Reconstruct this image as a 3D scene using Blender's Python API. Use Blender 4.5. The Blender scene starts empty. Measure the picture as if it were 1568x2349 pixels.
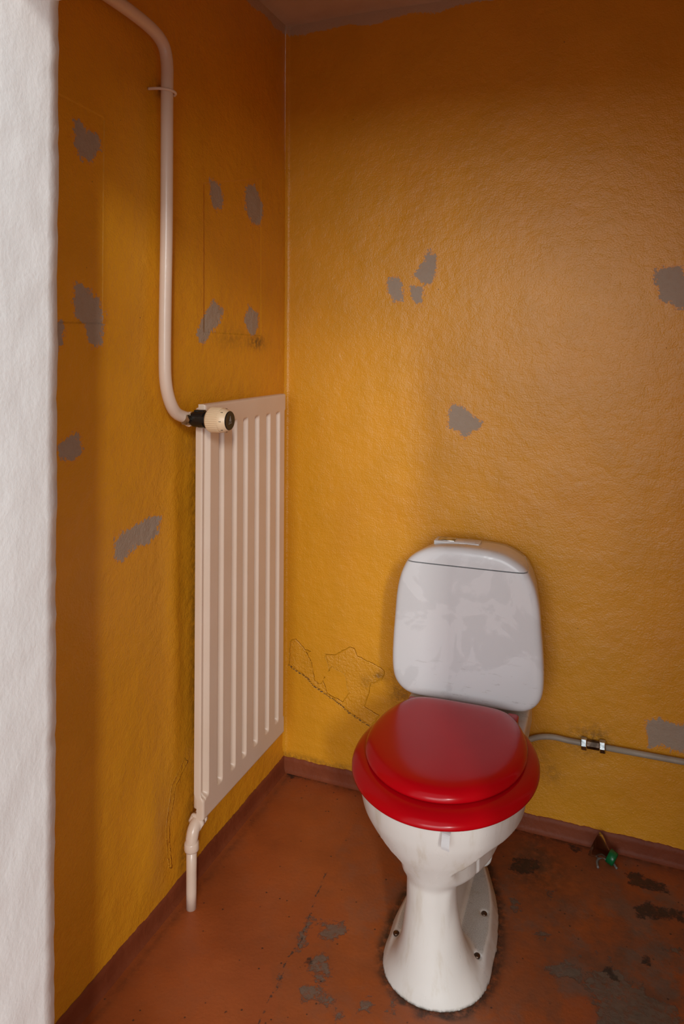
import bpy, bmesh, math, random
import numpy as np
from mathutils import Vector, Matrix

random.seed(4)
rng = np.random.default_rng(4)
SC = bpy.context.scene
COL = SC.collection
PI = math.pi

# ------------------------------------------------------------------ camera
CAM = np.array([1.029, -2.107, 1.36])
F, YAW, HOR, ROLL = 1672.5, math.radians(21.63), 794.3, 0.005
fw = np.array([-math.sin(YAW), math.cos(YAW), 0.0])
rt = np.array([math.cos(YAW), math.sin(YAW), 0.0])
up = np.array([0, 0, 1.0])
rt2 = math.cos(ROLL) * rt + math.sin(ROLL) * up
up2 = -math.sin(ROLL) * rt + math.cos(ROLL) * up
cd = bpy.data.cameras.new('camera')
cam = bpy.data.objects.new('camera', cd)
COL.objects.link(cam)
cd.sensor_fit = 'HORIZONTAL'
cd.sensor_width = 36
cd.lens = 36 * F / 1568
cd.shift_y = -(1174.5 - HOR) / 1568
cd.clip_start = 0.02
cam.matrix_world = Matrix(((rt2[0], up2[0], -fw[0], CAM[0]), (rt2[1], up2[1], -fw[1], CAM[1]),
                           (rt2[2], up2[2], -fw[2], CAM[2]), (0, 0, 0, 1)))
SC.camera = cam

# ------------------------------------------------------------------ light
SC.view_settings.view_transform = 'Standard'
SC.view_settings.look = 'None'
SC.view_settings.exposure = 0.0
SC.view_settings.gamma = 1
SC.view_settings.use_curve_mapping = False
w = bpy.data.worlds.new('world')
SC.world = w
w.use_nodes = True
w.node_tree.nodes['Background'].inputs[0].default_value = (0.86, 0.93, 1.0, 1)
w.node_tree.nodes['Background'].inputs[1].default_value = 0.82


def area(name, loc, target, sx, sy, power, col):
    l = bpy.data.lights.new(name, 'AREA')
    l.shape = 'RECTANGLE'
    l.size = sx
    l.size_y = sy
    l.energy = power
    l.color = col
    o = bpy.data.objects.new(name, l)
    COL.objects.link(o)
    o.location = loc
    o.rotation_euler = (Vector(target) - Vector(loc)).to_track_quat('-Z', 'Y').to_euler()
    return o


# tall narrow window of the outer room, far behind the camera on the right
area('outer_room_light', (5.2, -9.25, 4.8), (0.3, 0, 1.2), 0.45, 1.5, 305, (1.0, 0.98, 0.94))
# broad fill lamp, added behind the camera to stand for the bright outer room
area('outer_room_light', (1.5, -5.6, 2.0), (0.6, 0, 1.1), 3.0, 2.0, 125, (0.95, 0.98, 1.0))


# ------------------------------------------------------------------ pixel of the photo -> point on a plane of the room
def on(u, v, ax, val):
    d = fw + rt2 * (u - 784) / F + up2 * (HOR - v) / F
    t = (val - CAM[ax]) / d[ax]
    return CAM + t * d


def poly(pts, ax, val=0.0):
    k = [i for i in range(3) if i != ax]
    return np.array([[on(u, v, ax, val)[k[0]], on(u, v, ax, val)[k[1]]] for u, v in pts])


# ------------------------------------------------------------------ helpers
def link(name, me, mat, parent=None, smooth=True):
    o = bpy.data.objects.new(name, me)
    COL.objects.link(o)
    if mat:
        me.materials.append(mat)
    if smooth and len(me.polygons):
        me.polygons.foreach_set('use_smooth', [True] * len(me.polygons))
    if parent:
        o.parent = parent
    return o


def obj(name, bm, mat, parent=None, smooth=True, angle=None):
    bmesh.ops.recalc_face_normals(bm, faces=bm.faces[:])
    me = bpy.data.meshes.new(name)
    bm.to_mesh(me)
    bm.free()
    o = link(name, me, mat, parent, smooth)
    if angle:
        me.set_sharp_from_angle(angle=math.radians(angle))
    return o


def thing(name, label, cat, group=None):
    o = bpy.data.objects.new(name, None)
    COL.objects.link(o)
    o.empty_display_size = 0.05
    o['label'] = label
    o['category'] = cat
    if group:
        o['group'] = group
    return o


def tag(o, label, cat):
    o['label'] = label
    o['category'] = cat
    return o


def struct(o):
    o['kind'] = 'structure'
    return o


def box(bm, x0, x1, y0, y1, z0, z1, bev=0.0, seg=2):
    r = bmesh.ops.create_cube(bm, size=1)
    for v in r['verts']:
        v.co = Vector(((x0 + x1) / 2 + v.co.x * (x1 - x0), (y0 + y1) / 2 + v.co.y * (y1 - y0), (z0 + z1) / 2 + v.co.z * (z1 - z0)))
    if bev:
        es = list({e for v in r['verts'] for e in v.link_edges})
        bmesh.ops.bevel(bm, geom=es, offset=bev, segments=seg, profile=0.5, affect='EDGES')


def lathe(bm, prof, origin, axis, seg=40, flute=0, depth=0.0, fl_range=None):
    """prof: list of (distance along axis, radius)"""
    ax = Vector(axis).normalized()
    a = Vector((0, 0, 1)) if abs(ax.z) < 0.9 else Vector((1, 0, 0))
    e1 = ax.cross(a).normalized()
    e2 = ax.cross(e1)
    rings = []
    for i, (t, r) in enumerate(prof):
        ring = []
        for k in range(seg):
            an = 2 * PI * k / seg
            rr = r
            if flute and fl_range[0] <= i <= fl_range[1] and k % 2:
                rr -= depth
            ring.append(bm.verts.new(Vector(origin) + ax * t + (e1 * math.cos(an) + e2 * math.sin(an)) * rr))
        rings.append(ring)
    for A, B in zip(rings, rings[1:]):
        for k in range(seg):
            bm.faces.new((A[k], A[(k + 1) % seg], B[(k + 1) % seg], B[k]))
    for R in (rings[0], rings[-1]):
        bm.faces.new(R)


def smooth_path(pts, n=6):
    P = [Vector(p) for p in pts]
    P = [P[0] * 2 - P[1]] + P + [P[-1] * 2 - P[-2]]
    out = []
    for i in range(1, len(P) - 2):
        p0, p1, p2, p3 = P[i - 1:i + 3]
        for k in range(n):
            t = k / n
            out.append(0.5 * ((2 * p1) + (p2 - p0) * t + (2 * p0 - 5 * p1 + 4 * p2 - p3) * t * t + (3 * p1 - p0 - 3 * p2 + p3) * t ** 3))
    out.append(P[-2])
    return out


def tube(bm, path, r, seg=24, wob=0.0, cap=True):
    path = [Vector(p) for p in path]
    rings = []
    t0 = (path[1] - path[0]).normalized()
    n = t0.orthogonal().normalized()
    for i, p in enumerate(path):
        a = path[max(i - 1, 0)]
        b = path[min(i + 1, len(path) - 1)]
        t = (b - a).normalized()
        n = (n - t * n.dot(t)).normalized()
        m = t.cross(n)
        rr = (r[i] if isinstance(r, (list, tuple)) else r)
        ring = []
        for k in range(seg):
            an = 2 * PI * k / seg
            q = rr + (random.uniform(-wob, wob) if wob else 0)
            ring.append(bm.verts.new(p + (n * math.cos(an) + m * math.sin(an)) * q))
        rings.append(ring)
    for A, B in zip(rings, rings[1:]):
        for k in range(seg):
            bm.faces.new((A[k], A[(k + 1) % seg], B[(k + 1) % seg], B[k]))
    if cap:
        bm.faces.new(rings[0])
        bm.faces.new(rings[-1])


def poly_sdf(P, U, V):
    """positive inside, metres, for a closed polygon"""
    d = np.full(U.shape, 1e9)
    ins = np.zeros(U.shape, bool)
    n = len(P)
    for i in range(n):
        a, b = P[i], P[(i + 1) % n]
        e = b - a
        L = e @ e + 1e-12
        t = np.clip(((U - a[0]) * e[0] + (V - a[1]) * e[1]) / L, 0, 1)
        d = np.minimum(d, np.hypot(U - a[0] - t * e[0], V - a[1] - t * e[1]))
        c = ((a[1] > V) != (b[1] > V)) & (U < e[0] * (V - a[1]) / (e[1] if abs(e[1]) > 1e-9 else 1e-9) + a[0])
        ins ^= c
    return np.where(ins, d, -d)


def line_d(P, U, V):
    d = np.full(U.shape, 1e9)
    for a, b in zip(P, P[1:]):
        e = b - a
        t = np.clip(((U - a[0]) * e[0] + (V - a[1]) * e[1]) / (e @ e + 1e-12), 0, 1)
        d = np.minimum(d, np.hypot(U - a[0] - t * e[0], V - a[1] - t * e[1]))
    return d


def many(polys, U, V):
    d = np.full(U.shape, -0.2)
    for P in polys:
        d = np.maximum(d, poly_sdf(P, U, V))
    return np.clip(d, -0.2, 0.2)


def grid(name, us, vs, fn, attrs, mat, flip=False):
    """us, vs 1-D arrays; fn(U,V)->(X,Y,Z); attrs: dict of name -> 2-D array"""
    U, V = np.meshgrid(us, vs, indexing='ij')
    X, Y, Z = fn(U, V)
    co = np.stack([X, Y, Z], -1).reshape(-1, 3)
    nu, nv = len(us), len(vs)
    idx = np.arange(nu * nv).reshape(nu, nv)
    q = np.stack([idx[:-1, :-1], idx[1:, :-1], idx[1:, 1:], idx[:-1, 1:]], -1).reshape(-1, 4)
    if flip:
        q = q[:, ::-1]
    me = np_mesh(name, co, q)
    for k, a in attrs.items():
        at = me.attributes.new(k, 'FLOAT', 'POINT')
        at.data.foreach_set('value', a.reshape(-1).astype(np.float32))
    return link(name, me, mat)


def np_mesh(name, co, q):
    me = bpy.data.meshes.new(name)
    me.vertices.add(len(co))
    me.vertices.foreach_set('co', co.astype(np.float32).ravel())
    me.loops.add(len(q) * 4)
    me.loops.foreach_set('vertex_index', q.astype(np.int32).ravel())
    me.polygons.add(len(q))
    me.polygons.foreach_set('loop_start', np.arange(0, len(q) * 4, 4, dtype=np.int32))
    me.update(calc_edges=True)
    me.validate()
    return me


# ------------------------------------------------------------------ material helpers
class NT:
    def __init__(s, name):
        s.m = bpy.data.materials.new(name)
        s.m.use_nodes = True
        s.t = s.m.node_tree
        s.b = s.t.nodes['Principled BSDF']
        s.co = s.t.nodes.new('ShaderNodeTexCoord').outputs['Object']

    def n(s, kind, **kw):
        nd = s.t.nodes.new(kind)
        for k, v in kw.items():
            setattr(nd, k, v)
        return nd

    def set(s, sock, v):
        if hasattr(v, 'is_linked') or hasattr(v, 'links'):
            s.t.links.new(v, sock)
        else:
            sock.default_value = v

    def noise(s, scale, detail=3, rough=0.5, vec=None, stretch=None, dist=0.0):
        nd = s.n('ShaderNodeTexNoise')
        v = vec or s.co
        if stretch:
            mp = s.n('ShaderNodeMapping')
            mp.inputs['Scale'].default_value = stretch
            s.t.links.new(v, mp.inputs['Vector'])
            v = mp.outputs[0]
        s.t.links.new(v, nd.inputs['Vector'])
        nd.inputs['Scale'].default_value = scale
        nd.inputs['Detail'].default_value = detail
        nd.inputs['Roughness'].default_value = rough
        nd.inputs['Distortion'].default_value = dist
        return nd.outputs['Fac']

    def attr(s, name):
        return s.n('ShaderNodeAttribute', attribute_name=name).outputs['Fac']

    def math(s, op, a, b=0.0, c=None):
        nd = s.n('ShaderNodeMath', operation=op)
        s.set(nd.inputs[0], a)
        s.set(nd.inputs[1], b)
        if c is not None:
            s.set(nd.inputs[2], c)
        return nd.outputs[0]

    def ramp(s, v, lo, hi, a=0.0, b=1.0):
        nd = s.n('ShaderNodeMapRange', interpolation_type='SMOOTHSTEP')
        s.set(nd.inputs[0], v)
        nd.inputs[1].default_value = lo
        nd.inputs[2].default_value = hi
        nd.inputs[3].default_value = a
        nd.inputs[4].default_value = b
        return nd.outputs[0]

    def mix(s, f, a, b):
        nd = s.n('ShaderNodeMix', data_type='RGBA')
        s.set(nd.inputs[0], f)
        for k, v in ((6, a), (7, b)):
            s.set(nd.inputs[k], (*v, 1) if isinstance(v, tuple) else v)
        return nd.outputs[2]

    def bump(s, h, dist, strength=1.0, prev=None):
        nd = s.n('ShaderNodeBump')
        nd.inputs['Strength'].default_value = strength
        nd.inputs['Distance'].default_value = dist
        s.t.links.new(h, nd.inputs['Height'])
        if prev:
            s.t.links.new(prev, nd.inputs['Normal'])
        return nd.outputs[0]

    def out(s, color=None, rough=None, normal=None, **kw):
        if color is not None:
            s.set(s.b.inputs['Base Color'], (*color, 1) if isinstance(color, tuple) else color)
        if rough is not None:
            s.set(s.b.inputs['Roughness'], rough)
        if normal is not None:
            s.set(s.b.inputs['Normal'], normal)
        for k, v in kw.items():
            s.set(s.b.inputs[k.replace('_', ' ')], v)
        return s.m


OCHRE = (0.74, 0.325, 0.012)


def wall_mat(name, ceil_z=2.38):
    s = NT(name)
    fine = s.noise(230, 2)
    mid = s.noise(38, 3)
    big = s.noise(7, 3)
    col = s.mix(s.ramp(big, .35, .7), OCHRE, (0.69, 0.305, 0.010))
    col = s.mix(s.ramp(s.noise(3, 4), .5, .75, 0, .3), col, (0.64, 0.24, 0.012))
    # dirt soaked into the paint; on the left wall also painted radiator shade
    dirt_shade = s.attr('dirt_shade')
    dn = s.math('MULTIPLY', dirt_shade, s.ramp(s.noise(60, 5, .65), .3, .62))
    col = s.mix(s.math('MINIMUM', dn, .92), col, (0.035, 0.025, 0.012))
    # halo of brighter repaint round the filler patches
    g = s.math('ADD', s.attr('grey'), s.math('MULTIPLY', s.math('SUBTRACT', s.noise(110, 7, .75), .5), .06))
    g = s.math('ADD', g, s.math('MULTIPLY', s.math('SUBTRACT', s.noise(30, 3, .5), .5), .03))
    halo = s.ramp(g, -.007, -.002, 0, .45)
    col = s.mix(halo, col, (0.74, 0.25, 0.012))
    gm = s.ramp(g, -.0015, .0015)
    gcol = s.mix(s.noise(50, 4), (0.34, 0.265, 0.195), (0.37, 0.33, 0.27))
    col = s.mix(s.math('MULTIPLY', gm, .93), col, gcol)
    # ceiling paint brushed over the top of the wall
    c = s.math('ADD', s.attr('ceil'), s.math('MULTIPLY', s.math('SUBTRACT', s.noise(90, 6, .7), .5), .03))
    c = s.math('ADD', c, s.math('MULTIPLY', s.math('SUBTRACT', s.noise(9, 2), .5), .05))
    cm = s.ramp(c, -.001, .004)
    col = s.mix(s.math('MULTIPLY', cm, .85), col, (0.52, 0.42, 0.33))
    # cracks
    ck = s.math('ADD', s.attr('crack'), s.math('MULTIPLY', s.math('SUBTRACT', s.noise(180, 4, .6), .5), .014))
    ckm = s.ramp(ck, .0008, .0026, 1, 0)
    col = s.mix(s.math('MULTIPLY', ckm, .85), col, (0.05, 0.035, 0.03))
    # tiny specks
    v = s.n('ShaderNodeTexVoronoi')
    s.t.links.new(s.co, v.inputs['Vector'])
    v.inputs['Scale'].default_value = 28
    sp = s.math('MULTIPLY', s.ramp(v.outputs['Distance'], .03, .06, 1, 0), s.ramp(s.noise(9, 1), .62, .66))
    col = s.mix(s.math('MULTIPLY', sp, .8), col, (0.06, 0.03, 0.02))
    n = s.bump(big, .012, .55)
    n = s.bump(mid, .0038, .65, n)
    n = s.bump(s.noise(95, 3, .6), .0015, .5, n)
    n = s.bump(fine, .0014, .8, n)
    fl = s.math('ADD', s.attr('flake'), s.math('MULTIPLY', s.math('SUBTRACT', s.noise(45, 4, .6), .5), .012))
    n = s.bump(s.ramp(fl, -.0015, .0015, 1, 0), .0045, 1.0, n)
    n = s.bump(s.ramp(s.attr('plate'), -.0028, .0028), .0022, 1.0, n)
    n = s.bump(s.math('MULTIPLY', s.ramp(fl, 0, .004), s.noise(110, 4, .6)), .005, .8, n)
    n = s.bump(ckm, -.002, .8, n)
    rough = s.math('ADD', s.ramp(gm, 0, 1, .36, .75), s.math('MULTIPLY', mid, .12))
    s.b.inputs['Specular IOR Level'].default_value = .62
    return s.out(col, rough, n)


def floor_mat():
    s = NT('brick red floor paint')
    big = s.noise(4, 4)
    col = s.mix(s.ramp(big, .35, .65), (0.42, 0.105, 0.025), (0.33, 0.080, 0.02))
    worn = s.attr('worn')
    wn = s.math('MULTIPLY', worn, s.ramp(s.noise(9, 7, .68), .30, .58))
    wn = s.math('MINIMUM', wn, 1.0)
    col = s.mix(s.math('MULTIPLY', wn, .75), col, s.mix(s.ramp(s.noise(24, 6, .7), .4, .6), (0.12, 0.072, 0.045), (0.21, 0.085, 0.04)))
    w2 = s.math('MULTIPLY', s.math('MINIMUM', worn, 1.0), s.ramp(s.noise(5.3, 9, .74), .49, .60))
    col = s.mix(s.math('MULTIPLY', w2, .55), col, (0.15, 0.125, 0.10))
    o = s.math('ADD', s.attr('fresh'), s.math('MULTIPLY', s.math('SUBTRACT', s.noise(25, 3), .5), .03))
    col = s.mix(s.ramp(o, -.004, .006, 0, .6), col, (0.36, 0.088, 0.024))
    g = s.math('ADD', s.attr('grey'), s.math('MULTIPLY', s.math('SUBTRACT', s.noise(24, 9, .78), .5), .13))
    gm = s.math('MULTIPLY', s.ramp(g, -.003, .006), s.ramp(s.noise(48, 7, .75), .36, .54, .15, 1))
    col = s.mix(s.math('MULTIPLY', gm, .8), col, s.mix(s.noise(70, 3), (0.095, 0.085, 0.062), (0.19, 0.165, 0.13)))
    k = s.math('ADD', s.attr('black'), s.math('MULTIPLY', s.math('SUBTRACT', s.noise(32, 9, .8), .5), .10))
    km = s.math('MULTIPLY', s.ramp(k, -.003, .005), s.ramp(s.noise(70, 6, .7), .35, .5, .4, 1))
    col = s.mix(s.math('MULTIPLY', km, .85), col, (0.03, 0.025, 0.02))
    ck = s.math('ADD', s.attr('crack'), s.math('MULTIPLY', s.math('SUBTRACT', s.noise(90, 5, .65), .5), .016))
    ckm = s.ramp(ck, .0006, .0028, 1, 0)
    col = s.mix(s.math('MULTIPLY', ckm, .85), col, (0.05, 0.04, 0.035))
    dirt_shade = s.math('MULTIPLY', s.attr('dirt_shade'), s.ramp(s.noise(45, 6, .7), .3, .6))
    col = s.mix(s.math('MULTIPLY', dirt_shade, .85), col, (0.03, 0.022, 0.016))
    v = s.n('ShaderNodeTexVoronoi')
    s.t.links.new(s.co, v.inputs['Vector'])
    v.inputs['Scale'].default_value = 42
    sp = s.math('MULTIPLY', s.ramp(v.outputs['Distance'], .07, .13, 1, 0), s.ramp(s.noise(13, 3), .46, .54))
    col = s.mix(s.math('MULTIPLY', sp, .8), col, (0.035, 0.025, 0.02))
    sp2 = s.math('MULTIPLY', s.ramp(s.noise(260, 2), .69, .72), .5)
    col = s.mix(sp2, col, (0.06, 0.03, 0.02))
    n = s.bump(s.noise(6, 3), .008, .5)
    n = s.bump(s.noise(120, 3), .0012, .5, n)
    n = s.bump(s.math('MAXIMUM', gm, km), -.0012, .7, n)
    rough = s.math('ADD', .42, s.math('MULTIPLY', s.math('MAXIMUM', gm, wn), .3))
    s.b.inputs['Specular IOR Level'].default_value = .35
    return s.out(col, rough, n)


def paint(name, c1, c2, rough, fine=200, fd=.0004, mid=25, md=.0015, spec=.5, coat=0):
    s = NT(name)
    col = s.mix(s.ramp(s.noise(8, 4), .35, .7), c1, c2)
    n = s.bump(s.noise(mid, 3), md, .6)
    n = s.bump(s.noise(fine, 2), fd, .7, n)
    s.b.inputs['Specular IOR Level'].default_value = spec
    s.b.inputs['Coat Weight'].default_value = coat
    return s.out(col, rough, n)


M_WALL = wall_mat('ochre gloss wall paint')
M_FLOOR = floor_mat()
M_BOARD = paint('red skirting paint', (0.225, 0.055, 0.02), (0.18, 0.040, 0.014), .55, 150, .0008, 40, .003, .25)
M_CEIL = paint('ceiling paint', (0.66, 0.54, 0.44), (0.60, 0.48, 0.38), .7, 60, .0015, 8, .004)
M_RAD = paint('cream radiator enamel', (0.74, 0.585, 0.46), (0.72, 0.56, 0.43), .34, 150, .0002, 18, .0008)
M_PIPE = paint('cream pipe paint', (0.78, 0.62, 0.50), (0.75, 0.59, 0.46), .27, 150, .0003, 25, .0012)
M_DIAL = paint('cream plastic', (0.80, 0.60, 0.38), (0.80, 0.60, 0.38), .4, 100, .0, 20, .0)
M_BLACK = paint('black plastic', (0.008, 0.008, 0.008), (0.012, 0.011, 0.01), .3, 100, .0, 20, .0)
M_MARK = paint('grey print', (0.22, 0.21, 0.19), (0.24, 0.22, 0.2), .5)
M_TICK = paint('black print', (0.02, 0.015, 0.01), (0.02, 0.015, 0.01), .5)
M_RED = paint('red plastic seat', (0.42, 0.001, 0.005), (0.40, 0.001, 0.005), .2, 300, .00003, 30, .0001, .22, 0)
M_WPLAS = paint('white plastic', (0.72, 0.72, 0.71), (0.7, 0.7, 0.69), .35)
M_CLIP = paint('bright white plastic', (0.9, 0.9, 0.9), (0.88, 0.88, 0.88), .4)
M_SUPPLY = paint('grey painted water pipe', (0.42, 0.37, 0.29), (0.30, 0.25, 0.19), .5, 150, .0006, 40, .0015)
M_GREEN = paint('green cap plastic', (0.0, 0.13, 0.035), (0.0, 0.11, 0.03), .3)
M_STRING = paint('grey string', (0.22, 0.21, 0.19), (0.25, 0.24, 0.22), .8)


def white_wall_mat():
    s = NT('white rough plaster')
    col = s.mix(s.ramp(s.noise(5, 4), .35, .7), (0.90, 0.90, 0.87), (0.87, 0.87, 0.84))
    n = s.bump(s.noise(5, 3, .5, stretch=(1, 1, .5)), .008, .5)
    n = s.bump(s.noise(30, 4, .6, stretch=(1, 1, .6)), .0022, .6, n)
    n = s.bump(s.noise(160, 3), .0006, .6, n)
    return s.out(col, .55, n)


def ceramic_mat():
    s = NT('white sanitary ceramic')
    st = s.noise(22, 5, .65, stretch=(1, 1, .18))
    col = s.mix(s.ramp(st, .50, .74, 0, .5), (0.68, 0.655, 0.61), (0.46, 0.38, 0.26))
    # grime on the low flange
    sep = s.n('ShaderNodeSeparateXYZ')
    s.t.links.new(s.co, sep.inputs[0])
    geo = s.n('ShaderNodeNewGeometry')
    sn = s.n('ShaderNodeSeparateXYZ')
    s.t.links.new(geo.outputs['Normal'], sn.inputs[0])
    low = s.math('MULTIPLY', s.ramp(sep.outputs['Z'], .03, .065, 1, 0), s.ramp(sn.outputs['Z'], .93, .99))
    spk = s.math('MULTIPLY', low, s.ramp(s.noise(620, 3, .7), .42, .62, .2, 1))
    col = s.mix(s.math('MULTIPLY', spk, .55), col, (0.12, 0.095, 0.065))
    rim = s.math('MULTIPLY', s.ramp(sep.outputs['Z'], .001, .009, 1, 0), s.ramp(s.noise(70, 5, .7), .35, .6))
    col = s.mix(s.math('MULTIPLY', rim, .8), col, (0.08, 0.06, 0.035))
    s.b.inputs['Specular IOR Level'].default_value = .5
    rough = s.ramp(st, .3, .7, .26, .4)
    return s.out(col, rough, None)


def cistern_mat():
    s = NT('white cistern ceramic with water marks')
    a = s.noise(8, 4, .55, dist=.6)
    m = s.ramp(a, .50, .53)
    col = s.mix(s.math('MULTIPLY', m, .42), (0.69, 0.70, 0.71), (0.55, 0.555, 0.56))
    scr = s.noise(60, 5, .7, stretch=(.25, 1, 1.6))
    sep = s.n('ShaderNodeSeparateXYZ')
    s.t.links.new(s.co, sep.inputs[0])
    sm = s.math('MULTIPLY', s.ramp(scr, .62, .68), s.ramp(sep.outputs['Z'], .44, .60, .5, 0))
    col = s.mix(sm, col, (0.42, 0.41, 0.39))
    return s.out(col, s.ramp(m, 0, 1, .17, .30), None)


M_WHITE = white_wall_mat()
M_CER = ceramic_mat()
M_CIS = cistern_mat()


def metal(name, col, rough, m=1.0):
    s = NT(name)
    c = s.mix(s.ramp(s.noise(60, 4), .4, .7), col, tuple(x * .35 for x in col))
    return s.out(c, rough, s.bump(s.noise(120, 3), .0004, .6), Metallic=m)


M_CHROME = metal('worn chrome', (0.6, 0.62, 0.62), .25)
M_DARKMET = metal('dark tarnished brass', (0.16, 0.11, 0.08), .4)
M_NICKEL = metal('dull nickel', (0.45, 0.38, 0.28), .35)


def clear_mat():
    s = NT('clear thin plastic')
    return s.out((0.75, 0.70, 0.62), .12, None, Transmission_Weight=1.0, IOR=1.15)


M_CLEAR = clear_mat()

# ------------------------------------------------------------------ ROOM: back wall
H = 2.4
CZ = 2.383
bk = dict(ax=1, val=0.0)
us = np.arange(0, 1.4201, .005)
vs = np.arange(0, H + .001, .005)
U, V = np.meshgrid(us, vs, indexing='ij')
bp = lambda pts: poly(pts, 1)
grey_b = many([bp(p) for p in (
    [(985, 575), (1000, 590), (998, 625), (985, 650), (965, 650), (950, 632), (968, 605), (975, 585)],
    [(890, 640), (912, 635), (922, 650), (925, 690), (905, 692), (890, 670)],
    [(940, 655), (972, 655), (968, 700), (955, 700), (945, 680)],
    [(1040, 925), (1062, 935), (1085, 955), (1105, 970), (1098, 985), (1075, 990), (1065, 1002), (1048, 988), (1028, 980), (1026, 955)],
    [(1505, 615), (1560, 612), (1580, 640), (1580, 705), (1545, 705), (1512, 685), (1502, 650)],
    [(1482, 1655), (1510, 1648), (1560, 1662), (1590, 1670), (1590, 1725), (1550, 1725), (1520, 1710), (1490, 1715), (1484, 1690)],
)], U, V)
crack_b = np.minimum(line_d(bp([(662, 1525), (680, 1540), (705, 1555), (720, 1575), (745, 1592), (765, 1605), (785, 1620), (800, 1635), (830, 1655), (850, 1668)]), U, V),
                     line_d(bp([(1515, 797), (1568, 797)]), U, V) + .002)
flake_b = many([bp([(665, 1470), (678, 1466), (700, 1490), (730, 1500), (770, 1502), (800, 1485), (812, 1487), (820, 1505), (845, 1518),
                    (870, 1530), (882, 1540), (876, 1560), (850, 1568), (842, 1600), (835, 1620), (870, 1642), (850, 1665), (800, 1635), (765, 1605),
                    (745, 1592), (720, 1575), (690, 1545), (662, 1525)])], U, V)
inner_b = many([bp([(700, 1495), (745, 1500), (755, 1535), (735, 1570), (720, 1560), (715, 1520)]),
                bp([(760, 1530), (790, 1545), (800, 1590), (785, 1610), (750, 1590), (740, 1560)])], U, V)
flake_b = np.where(inner_b > -.004, np.minimum(flake_b, -inner_b), flake_b)
dirt_b = np.exp(-((V - .05) / .012) ** 2) * .5 * (U < .3)
for (px, py, rad, k) in [(1340, 1700, .05, .45), (1375, 1690, .03, .3), (915, 1590, .035, .6), (905, 1545, .02, .3), (1215, 1720, .05, .25), (1265, 1775, .03, .3), (868, 1552, .015, .6), (840, 1565, .02, .35)]:
    c = bp([(px, py)])[0]
    dirt_b = dirt_b + k * np.exp(-(((U - c[0]) ** 2 + (V - c[1]) ** 2) / rad ** 2))
ceil_b = V - (CZ - .030 + .022 * (U > .62) * np.clip((U - .62) * 3, 0, 1))
zero = np.zeros_like(U)


def back_fn(U, V):
    d = np.clip(.012 - U, 0, .012)
    return U, -(.012 - np.sqrt(np.maximum(.012 ** 2 - d ** 2, 0))) * np.clip((V - .05) / .03, 0, 1), V


struct(grid('wall_back', us, vs, back_fn, dict(grey=grey_b, crack=crack_b, flake=flake_b, dirt_shade=dirt_b, ceil=ceil_b, plate=zero - .1), M_WALL))

# ------------------------------------------------------------------ left wall
JY0, JY1, JX = -1.40, -1.255, .236      # partition faces and the door's left jamb
us = np.arange(JY1 - .005, .0001, .005)
U, V = np.meshgrid(us, vs, indexing='ij')
lp = lambda pts: poly(pts, 0)
grey_l = many([lp(p) for p in (
    [(172, 278), (190, 280), (200, 300), (228, 308), (232, 340), (212, 368), (185, 360), (172, 330)],
    [(170, 650), (182, 645), (205, 660), (225, 690), (238, 720), (236, 790), (215, 800), (200, 770), (195, 740), (172, 720)],
    [(127, 730), (143, 738), (148, 790), (135, 805), (127, 800)],
    [(133, 1015), (155, 1000), (180, 990), (186, 1030), (165, 1058), (138, 1055)],
    [(262, 1235), (285, 1218), (320, 1205), (345, 1182), (370, 1188), (365, 1225), (330, 1250), (300, 1265), (285, 1290), (264, 1285)],
    [(479, 410), (505, 420), (513, 460), (508, 478), (488, 478), (482, 440)],
    [(563, 425), (585, 425), (603, 470), (598, 520), (580, 515), (565, 480)],
    [(490, 683), (514, 715), (500, 745), (480, 770), (462, 790), (450, 765), (462, 735), (478, 710)],
    [(572, 702), (592, 720), (594, 745), (585, 768), (570, 765), (561, 735)],
)], U, V)
plate_l = np.clip(np.maximum(poly_sdf(lp([(467, 420), (599, 410), (599, 770), (467, 762)]), U, V),
                             poly_sdf(lp([(60, 175), (239, 270), (236, 742), (60, 738)]), U, V)), -.1, .1)
dirt_shade_l = np.zeros_like(U)  # dirt dabs, plus the radiator's shade painted along its left side
for (px, py, ru, rv, k) in [(590, 785, .05, .02, .8), (530, 775, .08, .03, .35), (215, 737, .04, .006, .6), (452, 1100, .03, .12, .35), (450, 1400, .028, .25, .55), (455, 1700, .03, .18, .6), (440, 1880, .03, .06, .5), (367, 205, .02, .02, .8), (560, 1000, .3, .03, .2), (420, 1960, .02, .05, .5)]:
    c = lp([(px, py)])[0]
    dirt_shade_l += k * np.exp(-(((U - c[0]) / ru) ** 2 + ((V - c[1]) / rv) ** 2))
# a long blister in the plaster below the radiator's left edge
flake_l = many([lp([(420, 1740), (390, 1800), (375, 1900), (385, 1990), (392, 1990), (384, 1900), (400, 1800), (430, 1745)])], U, V)
ceil_l = V - (CZ - .035)


def left_fn(U, V):
    bul = .008 * np.exp(-((U + .70) / .05) ** 2 - ((V - .22) / .12) ** 2) + .006 * np.exp(-((U + .61) / .03) ** 2 - ((V - .75) / .4) ** 2)
    bul += .003 * np.sin(U * 9 + 1) * np.sin(V * 5)
    bul *= np.clip(-U / .05, 0, 1) * np.clip((U - JY1) / .05 + .1, 0, 1)
    return bul, U, V


struct(grid('wall_left', us, vs, left_fn, dict(grey=grey_l, crack=zero[:len(us), :len(vs)] + .1 if zero.shape[0] >= len(us) else np.full_like(U, .1), flake=flake_l, dirt_shade=dirt_shade_l, ceil=ceil_l, plate=plate_l), M_WALL, flip=True))

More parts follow.
